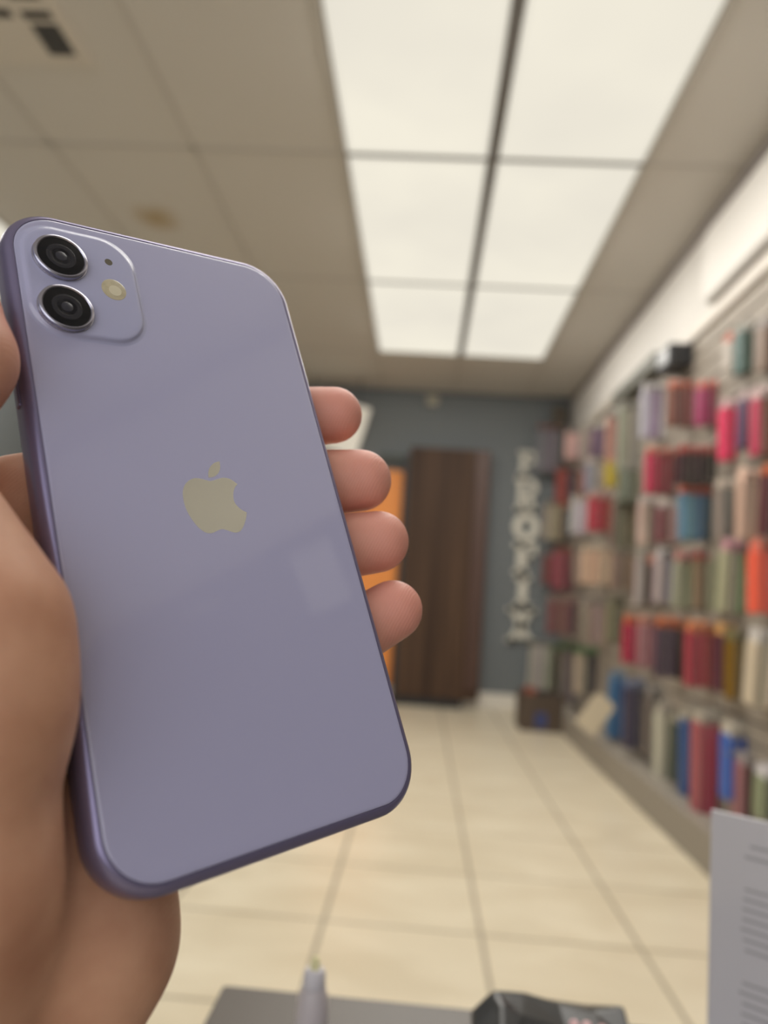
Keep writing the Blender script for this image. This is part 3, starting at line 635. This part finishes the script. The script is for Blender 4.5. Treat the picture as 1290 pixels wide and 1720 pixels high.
for a in range(4):
    for i in range(5): bm.faces.new((rows[a][i], rows[a][i+1], rows[a+1][i+1], rows[a+1][i]))
for rr, bb in ((rows[0], base[0]), (rows[-1], base[1])):
    for i in range(5): bm.faces.new((rr[i], rr[i+1], bb[i+1], bb[i]))
for i in (0, 5):
    bm.faces.new([rows[k][i] for k in range(5)] + [base[1][i], base[0][i]])
bm.faces.new([v_ for v_ in base[0]] + [v_ for v_ in reversed(base[1])])
bmesh.ops.recalc_face_normals(bm, faces=bm.faces)
me = bpy.data.meshes.new('pouch'); bm.to_mesh(me); bm.free(); me.materials.append(mat('pouch_black', lin((46,46,46)), 0.28))
po = data_obj('pouch_body', me, pc)
bv = po.modifiers.new('bevel', 'BEVEL'); bv.width = 0.0025; bv.segments = 2
for x, z in ((0.0135, 0.0475), (0.0205, 0.0475), (0.029, 0.0465)):
    g = G(); g.lathe([(0.0006, -0.003), (0.0022, -0.0022), (0.0031, 0), (0.0022, 0.0022), (0.0006, 0.003)], (x, -0.010, z), 12)
    o = g.obj('bead', mat('bead_pink', lin((226,184,186)), 0.3), pc); smooth_by_angle(o, 80)

# printed sheet in a clear stand, right edge of the picture
TLx, TLy, TLz = 0.172, 0.45, 0.767
yaw = math.atan2(0.432-0.45, 0.195-0.172)
st = thing('sign_stand', 'grey printed sheet in an upright acrylic stand at the lower right', 'sign', (TLx, TLy, 0.60))
st.rotation_euler = (0, 0, yaw)
hh = TLz - 0.60
G().bbox(0, 0.148, -0.0012, 0.0012, 0.004, hh, 0.0006).obj('sheet', mat('sheet_paper', lin((214,210,212)), 0.35, coat=0.6), st)
G().bbox(-0.002, 0.150, -0.03, 0.03, 0.0, 0.0038, 0.001).obj('base', mat('acrylic', lin((210,214,220)), 0.1, trans=0.6), st)
M_ink = mat('ink_grey', lin((176,173,174)), 0.5)
rr = random.Random(2)
for zz, x0, hgt in [(0.153-0.004*0, 0.017, 0.0016), (0.147, 0.018, 0.0016)] + [(0.130-0.0052*i, 0.015, 0.0014) for i in range(7)] + [(0.082-0.0052*i, 0.016, 0.0015) for i in range(8)]:
    G().box(x0 + rr.uniform(0, 0.004), 0.135 - rr.uniform(0, 0.03), -0.00145, -0.00125, zz-hgt, zz).obj('text_line', M_ink, st)

# ------------------------------------------------------------------ the smartphone
PH_R = ((0.71729, -0.340932, 0.607669), (0.684182, 0.179568, -0.706859), (0.131873, 0.922779, 0.362062))
PH_T = (-0.047957, 0.168025, 0.892909)
PHONE_M = Matrix.Translation(PH_T) @ Matrix(PH_R).to_quaternion().normalized().to_matrix().to_4x4()
W2, H2, TH, CR = 37.85, 75.45, 8.3, 12.5
phone = thing('smartphone', 'lavender smartphone held in the hand, back facing the viewer', 'smartphone')
phone.matrix_world = PHONE_M
MM = 0.001
def outline(inset, n=14):
    return rrect(-W2+inset, W2-inset, -H2+inset, H2-inset, CR-inset, n)
def loft(name, prof, m, cap0=False, cap1=False, parent=phone):
    """rings of (inset, z) in millimetres round the phone"""
    v = []; f = []
    for ins, z in prof:
        v += [(x*MM, y*MM, z*MM) for x, y in outline(ins)]
    n = len(outline(0))
    for k in range(len(prof)-1):
        for i in range(n): f.append((k*n+i, k*n+(i+1) % n, (k+1)*n+(i+1) % n, (k+1)*n+i))
    if cap0: f.append(tuple(range(n)))
    if cap1: f.append(tuple(range((len(prof)-1)*n, len(prof)*n)))
    o = mesh_obj(name, v, f, m, parent); fix(o.data); smooth_by_angle(o, 30); return o

M_glass = mat('lavender_glass', lin((170,168,196)), 0.42, spec=0.5, coat=1.0)
M_glass.node_tree.nodes['Principled BSDF'].inputs['Coat Roughness'].default_value = 0.03
M_frame = mat('lavender_aluminium', lin((128,121,150)), 0.3, metal=0.55)
M_screen = mat('screen_black', lin((10,10,12)), 0.08, coat=1.0)
loft('back_glass', [(2.32, -0.50), (2.36, -0.20), (2.55, -0.08), (2.9, -0.02), (3.4, 0.0)], M_glass, cap1=True)
loft('frame', [(2.30, -0.50), (2.24, -0.16), (2.05, -0.14), (1.65, -0.27), (1.2, -0.52), (0.75, -0.95), (0.4, -1.5), (0.16, -2.2), (0.03, -3.0), (0.0, -3.8), (0.0, -5.0), (0.02, -6.0), (0.14, -7.05), (0.40, -7.64), (0.62, -7.80), (0.70, -7.72)], M_frame)
loft('screen', [(0.72, -7.68), (0.74, -7.88), (0.95, -8.10), (1.35, -8.25), (1.9, -8.3)], M_screen, cap1=True)
# side buttons
for nm, x, y0, y1 in (('side_button', -W2, 24, 41), ('volume_button', W2, 30, 40), ('volume_button', W2, 16, 26)):
    s = 1 if x > 0 else -1
    G().bbox((x - s*0.3)*MM if s > 0 else (x-0.45)*MM, (x+0.45)*MM if s > 0 else (x+0.3)*MM, y0*MM, y1*MM, -5.2*MM, -3.1*MM, 0.0003).obj(nm, M_frame, phone)
# camera plateau
BX0, BX1, BY0, BY1 = -34.4, -8.3, 40.6, 70.4
def bump_loft(prof, name, m):
    v = []; f = []
    for ins, z in prof:
        v += [(x*MM, y*MM, z*MM) for x, y in rrect(BX0+ins, BX1-ins, BY0+ins, BY1-ins, 8.2-ins*0.6, 12)]
    n = 52
    for k in range(len(prof)-1):
        for i in range(n): f.append((k*n+i, k*n+(i+1) % n, (k+1)*n+(i+1) % n, (k+1)*n+i))
    f.append(tuple(range((len(prof)-1)*n, len(prof)*n)))
    o = mesh_obj(name, v, f, m, phone); fix(o.data); smooth_by_angle(o, 40); return o
M_plateau = mat('plateau_glass', lin((170,170,198)), 0.34, coat=0.6)
bump_loft([(-0.9, -0.02), (-0.2, 0.06), (0.15, 0.30), (0.35, 0.62), (0.7, 0.80), (1.3, 0.85)], 'camera_plateau', M_plateau)
M_ring = mat('lens_ring', lin((172,170,182)), 0.22, metal=0.9)
M_lensblk = mat('lens_black', lin((20,20,23)), 0.2, spec=0.25)
M_lensin = mat('lens_inner', lin((46,46,54)), 0.25)
def lathe_mm(prof, c, m, name, parent, n=48):
    g = G(); g.lathe([(r*MM, z*MM) for r, z in prof], (c[0]*MM, c[1]*MM, 0), n)
    o = g.obj(name, m, parent); smooth_by_angle(o, 40); return o
for c in ((-26.2, 61.2), (-26.8, 47.2)):
    ring = lathe_mm([(6.15, 0.80), (6.1, 1.05), (5.95, 1.1), (5.95, 1.95), (5.75, 2.15), (5.35, 2.2), (5.2, 2.05), (5.15, 1.9)], c, M_ring, 'lens', phone)
    lathe_mm([(5.15, 1.55), (5.12, 1.95), (4.9, 2.0), (0.05, 2.0)], c, M_lensblk, 'lens_glass', ring)
    lathe_mm([(3.3, 2.005), (3.25, 2.02), (2.2, 2.02), (2.15, 2.005)], c, mat('lens_barrel', lin((34,34,40)), 0.2), 'lens_barrel', ring)
    lathe_mm([(1.25, 2.005), (1.2, 2.03), (0.05, 2.05)], c, M_lensin, 'lens_pupil', ring)
lathe_mm([(0.95, 0.80), (0.93, 0.87), (0.05, 0.87)], (-14.65, 63.3), mat('mic_dark', lin((92,84,66)), 0.5), 'microphone', phone, 20)
fl = lathe_mm([(2.95, 0.80), (2.92, 0.90), (2.75, 0.95), (0.05, 0.95)], (-14.65, 55.3), mat('flash_lens', lin((190,178,146)), 0.25, coat=1.0, noise=0.25, nscale=700), 'flash', phone, 32)
lathe_mm([(1.5, 0.951), (1.45, 1.0), (0.05, 1.02)], (-14.4, 55.0), mat('flash_led', lin((212,202,172)), 0.3), 'flash_led', fl, 20)
# emblem on the back
LEAF = [(3.51, 11.03), (3.35, 9.48), (2.58, 8.01), (1.29, 7.02), (-0.32, 6.7), (0.01, 8.18), (0.77, 9.51), (2.08, 10.59)]
BODY = [(-0.16, 5.81), (-1.37, 6.14), (-2.69, 6.46), (-4.07, 6.43), (-5.57, 5.7), (-6.71, 4.53), (-7.41, 2.93), (-7.62, 1.12), (-7.49, -0.9), (-6.91, -2.91), (-5.98, -4.82), (-4.93, -6.17), (-3.76, -6.98), (-2.43, -7.09), (-1.43, -6.72), (-0.05, -6.24), (0.97, -6.33), (2.27, -6.82), (3.38, -7.15), (4.64, -6.89), (5.72, -5.88), (6.62, -4.51), (7.19, -3.35), (7.46, -2.65), (7.6, -2.3), (7.66, -2.13), (6.43, -1.46), (5.46, -0.39), (4.99, 0.67), (5.08, 2.09), (5.51, 3.4), (6.21, 4.49), (6.92, 5.12), (6.2, 5.81), (5.14, 6.51), (3.74, 6.77), (2.24, 6.5), (0.96, 6.06)]
M_logo = mat('emblem_mirror', lin((214,212,200)), 0.13, metal=1.0)
def logo_part(name, pts):
    g = G(); g.prism([(a*MM, b*MM) for a, b in pts], 0.002*MM, 0.03*MM); return g.obj(name, M_logo, phone)
def catmull(pts, corners, n=6):
    out = []; m = len(pts)
    for i in range(m):
        p0, p1, p2, p3 = (np.array(pts[(i+k) % m]) for k in (-1, 0, 1, 2))
        if i in corners: p0 = p1
        if (i+1) % m in corners: p3 = p2
        for k in range(n):
            t = k/n
            out.append(tuple(0.5*((2*p1) + (p2-p0)*t + (2*p0-5*p1+4*p2-p3)*t*t + (3*p1-p0-3*p2+p3)*t**3)))
    return out
emb = logo_part('emblem', catmull(BODY, {0, 25, 32}))
lf = logo_part('emblem_leaf', catmull(LEAF, {0, 4})); lf.parent = emb

# ------------------------------------------------------------------ the hand, in the phone's own frame (millimetres)
def V(*a): return np.array(a, float)
FING = {  # tip, distal joint, middle joint, knuckle, with radii
 'index':  [(V(50.6,32.8,-9.5),8.3), (V(34,35.0,-18.2),9.3), (V(8,28,-21),9.8), (V(-34,9,-25),12)],
 'middle': [(V(53.6,11.6,-9.6),9.0), (V(36,14.5,-18.6),9.8), (V(6,9,-22),10.2), (V(-36,-8,-27),12.5)],
 'ring':   [(V(53.6,-7.4,-9.6),8.7), (V(36,-6.0,-18.4),9.5), (V(8,-10,-21.5),9.9), (V(-35,-24,-27),12.2)],
 'pinky':  [(V(51.8,-27.4,-9.6),8.2), (V(36,-32.8,-17.8),8.9), (V(12,-37,-20.5),9.2), (V(-30,-41,-25),11.5)],
}
THUMB = [(V(-49.6,42,0.0),9.6), (V(-50.2,31,1.0),11.0), (V(-58,14,-2),10.2), (V(-57.5,-12,4),12.4)]
PALM = [
 ((V(-34,9,-25),11.5),(V(-54,-70,-24),15)), ((V(-36,-8,-27),12),(V(-48,-74,-27),15)),
 ((V(-35,-24,-27),12),(V(-42,-78,-29),15)), ((V(-30,-41,-25),12),(V(-34,-80,-29),16)),
 ((V(-57.5,-12,4),12.4),(V(-54.3,-25,4.5),14.8)), ((V(-54.3,-25,4.5),14.8),(V(-56.4,-38,1.5),16.3)), ((V(-56.4,-38,1.5),16.3),(V(-60.5,-64,-9),16.8)), ((V(-60.5,-64,-9),16.8),(V(-66,-96,-26),18)),
 ((V(-60,-16,-14),9),(V(-40,6,-24),9.5)),
 ((V(-28,-60,-26),14),(V(-33,-80,-31),16)),
 ((V(-66,-96,-26),18),(V(-92,-190,-56),22)), ((V(-47,-97,-36),16.5),(V(-88,-190,-72),21)), ((V(-33,-80,-31),16),(V(-47,-97,-36),16.5)),
]
def hand_field():
    h = 1.15
    lo = V(-112,-178,-92); hi = V(66,54,22)
    n = np.ceil((hi-lo)/h).astype(int)+1
    ax = [(lo[i] + h*np.arange(n[i])).astype(np.float32) for i in range(3)]
    X, Y, Z = np.meshgrid(*ax, indexing='ij')
    def cone(a, ra, b, rb):
        d = b-a; L = float(d@d)
        t = np.clip(((X-a[0])*d[0] + (Y-a[1])*d[1] + (Z-a[2])*d[2])/L, 0, 1).astype(np.float32)
        return np.sqrt((X-a[0]-t*d[0])**2 + (Y-a[1]-t*d[1])**2 + (Z-a[2]-t*d[2])**2) - (ra + t*(rb-ra))
    def smin(a, b, k):
        hh = np.clip(0.5 + 0.5*(b-a)/k, 0, 1)
        return b + (a-b)*hh - k*hh*(1-hh)
    palm = None
    for (a, ra), (b, rb) in PALM:
        d = cone(a, ra, b, rb)
        palm = d if palm is None else smin(palm, d, 10.0)
    th = None
    for (a, ra), (b, rb) in zip(THUMB[:-1], THUMB[1:]):
        d = cone(a, ra, b, rb); th = d if th is None else smin(th, d, 3.0)
    F = smin(palm, th, 7.0)
    allf = None
    for ch in FING.values():
        fd = None
        for (a, ra), (b, rb) in zip(ch[:-1], ch[1:]):
            d = cone(a, ra, b, rb); fd = d if fd is None else smin(fd, d, 3.0)
        allf = fd if allf is None else smin(allf, fd, 1.0)
    F = smin(F, allf, 5.0)
    # flesh is pressed flat where it meets the phone
    px_ = np.maximum(np.abs(X) - (W2-2.2), 0); py_ = np.maximum(np.abs(Y) - (H2-2.2), 0); pz_ = np.maximum(np.abs(Z+TH/2) - (TH/2-2.2), 0)
    slab = np.sqrt(px_**2 + py_**2 + pz_**2) - 2.35
    return np.maximum(F, -slab), lo, h
def surface_nets(D, lo, h):
    ins = D < 0
    nx, ny, nz = D.shape
    cs = (nx-1, ny-1, nz-1)
    cnt = np.zeros(cs, np.float32); acc = [np.zeros(cs, np.float32) for _ in range(3)]
    off = [(i, j, k) for i in (0, 1) for j in (0, 1) for k in (0, 1)]
    def corner(A, o): return A[o[0]:o[0]+cs[0], o[1]:o[1]+cs[1], o[2]:o[2]+cs[2]]
    for a in range(3):
        for o in off:
            if o[a]: continue
            o2 = list(o); o2[a] = 1
            d0, d1 = corner(D, o), corner(D, o2)
            m = (d0 < 0) != (d1 < 0)
            t = np.where(m, d0/np.where(m, d0-d1, 1), 0)
            cnt += m
            for b in range(3):
                acc[b] += np.where(m, (t if b == a else o[b]), 0)
    act = cnt > 0
    idx = -np.ones(cs, np.int64); ii = np.argwhere(act); idx[act] = np.arange(len(ii))
    verts = np.stack([lo[b] + h*(ii[:, b] + acc[b][act]/cnt[act]) for b in range(3)], 1)
    quads = []
    for a in range(3):
        b, c = (a+1) % 3, (a+2) % 3
        s0 = [slice(None)]*3; s1 = [slice(None)]*3
        s0[a] = slice(0, -1); s1[a] = slice(1, None)
        i0, i1 = ins[tuple(s0)], ins[tuple(s1)]
        e = np.argwhere(i0 != i1)
        e = e[(e[:, b] > 0) & (e[:, c] > 0) & (e[:, b] < D.shape[b]-1) & (e[:, c] < D.shape[c]-1)]
        flip = i0[e[:, 0], e[:, 1], e[:, 2]]
        def g(db, dc):
            q_ = e.copy(); q_[:, b] += db; q_[:, c] += dc
            return idx[q_[:, 0], q_[:, 1], q_[:, 2]]
        Q = np.stack([g(-1,-1), g(0,-1), g(0,0), g(-1,0)], 1)
        Q[~flip] = Q[~flip][:, ::-1]
        quads.append(Q)
    return verts, np.concatenate(quads)
def skin_material():
    m = mat('skin', (0.52, 0.29, 0.19), 0.52, spec=0.35)
    nt = m.node_tree; b = nt.nodes['Principled BSDF']; tc = nt.nodes['Texture Coordinate']
    at = nt.nodes.new('ShaderNodeAttribute'); at.attribute_name = 'blush'
    n = nt.nodes.new('ShaderNodeTexNoise'); n.inputs['Scale'].default_value = 60; n.inputs['Detail'].default_value = 4
    nt.links.new(tc.outputs['Object'], n.inputs['Vector'])
    r = nt.nodes.new('ShaderNodeValToRGB')
    r.color_ramp.elements[0].position = 0.3; r.color_ramp.elements[0].color = (*SKIN_A, 1)
    r.color_ramp.elements[1].position = 0.72; r.color_ramp.elements[1].color = (*SKIN_B, 1)
    nt.links.new(n.outputs['Fac'], r.inputs['Fac'])
    mx = nt.nodes.new('ShaderNodeMix'); mx.data_type = 'RGBA'
    mx.inputs['B'].default_value = (*SKIN_TIP, 1)
    nt.links.new(at.outputs['Fac'], mx.inputs['Factor']); nt.links.new(r.outputs['Color'], mx.inputs['A'])
    nt.links.new(mx.outputs['Result'], b.inputs['Base Color'])
    b.inputs['Subsurface Weight'].default_value = 0.12
    b.inputs['Subsurface Radius'].default_value = (0.004, 0.0015, 0.0008)
    b.inputs['Subsurface Scale'].default_value = 1.0
    w = nt.nodes.new('ShaderNodeTexWave'); w.inputs['Scale'].default_value = 420; w.inputs['Distortion'].default_value = 3.0; w.inputs['Detail'].default_value = 1.0; w.inputs['Detail Scale'].default_value = 0.4
    mp = nt.nodes.new('ShaderNodeMapping'); mp.inputs['Rotation'].default_value = (0.3, 0.4, 0.9)
    nt.links.new(tc.outputs['Object'], mp.inputs['Vector']); nt.links.new(mp.outputs['Vector'], w.inputs['Vector'])
    n3 = nt.nodes.new('ShaderNodeTexNoise'); n3.inputs['Scale'].default_value = 220; n3.inputs['Detail'].default_value = 5
    nt.links.new(tc.outputs['Object'], n3.inputs['Vector'])
    ad = nt.nodes.new('ShaderNodeMath'); ad.operation = 'MULTIPLY_ADD'; ad.inputs[1].default_value = 0.35
    nt.links.new(w.outputs['Fac'], ad.inputs[0]); nt.links.new(n3.outputs['Fac'], ad.inputs[2])
    bp = nt.nodes.new('ShaderNodeBump'); bp.inputs['Strength'].default_value = 0.22; bp.inputs['Distance'].default_value = 0.0004
    nt.links.new(ad.outputs['Value'], bp.inputs['Height']); nt.links.new(bp.outputs['Normal'], b.inputs['Normal'])
    return m
SKIN_A = lin((192,138,108)); SKIN_B = lin((218,168,137)); SKIN_TIP = lin((224,152,136))
M_skin = skin_material()
D, lo, hstep = hand_field()
hv, hq = surface_nets(D, lo, hstep)
hand = mesh_obj('hand', hv*MM, hq.tolist(), M_skin, None, True)
fix(hand.data)
hand.matrix_world = PHONE_M
bl = np.zeros(len(hv))
for ch in list(FING.values()) + [THUMB]:
    t0 = ch[0][0]
    bl = np.maximum(bl, np.exp(-np.maximum(0, np.linalg.norm(hv - t0, axis=1) - 6)/11))
at = hand.data.attributes.new('blush', 'FLOAT', 'POINT')
at.data.foreach_set('value', bl.astype(np.float32))
sm = hand.modifiers.new('relax', 'SMOOTH'); sm.factor = 0.5; sm.iterations = 4
tag(hand, 'left hand with palm to the viewer and four fingertips wrapped round the lavender smartphone', 'hand')
M_nail = mat('nail', lin((214,164,148)), 0.3, coat=0.4)
for ch in list(FING.values()) + [THUMB]:
    (t0, r0), (t1, r1) = ch[0], ch[1]
    axd = (t0-t1)/np.linalg.norm(t0-t1)
    away = V(0,0,-1) if ch is not THUMB else V(-1,0,0.2)
    dors = away - axd*(away@axd); dors /= np.linalg.norm(dors)
    side = np.cross(axd, dors)
    v = []; f = []
    nu, nv = 7, 9
    for layer in (0.15, -0.9):
        for i in range(nu):
            s = -7 + 11.5*i/(nu-1)
            for j in range(nv):
                a = math.radians(-52 + 104*j/(nv-1)) * (1.0 if s < 1 else max(0.55, 1-0.11*(s-1)))
                rr_ = r0 + layer - max(0, s-1)**2*0.10
                p_ = t0 + axd*s + (dors*math.cos(a) + side*math.sin(a))*rr_
                v.append(p_*MM)
    for k in (0, 1):
        for i in range(nu-1):
            for j in range(nv-1):
                a_ = k*nu*nv + i*nv + j
                f.append((a_, a_+1, a_+nv+1, a_+nv))
    rim = [j for j in range(nv)] + [i*nv+nv-1 for i in range(1, nu)] + [(nu-1)*nv+j for j in range(nv-2, -1, -1)] + [i*nv for i in range(nu-2, 0, -1)]
    for a_, b_ in zip(rim, rim[1:]+rim[:1]): f.append((a_, b_, b_+nu*nv, a_+nu*nv))
    o = mesh_obj('fingernail', v, f, M_nail, hand, True); fix(o.data)
bpy.context.view_layer.update()
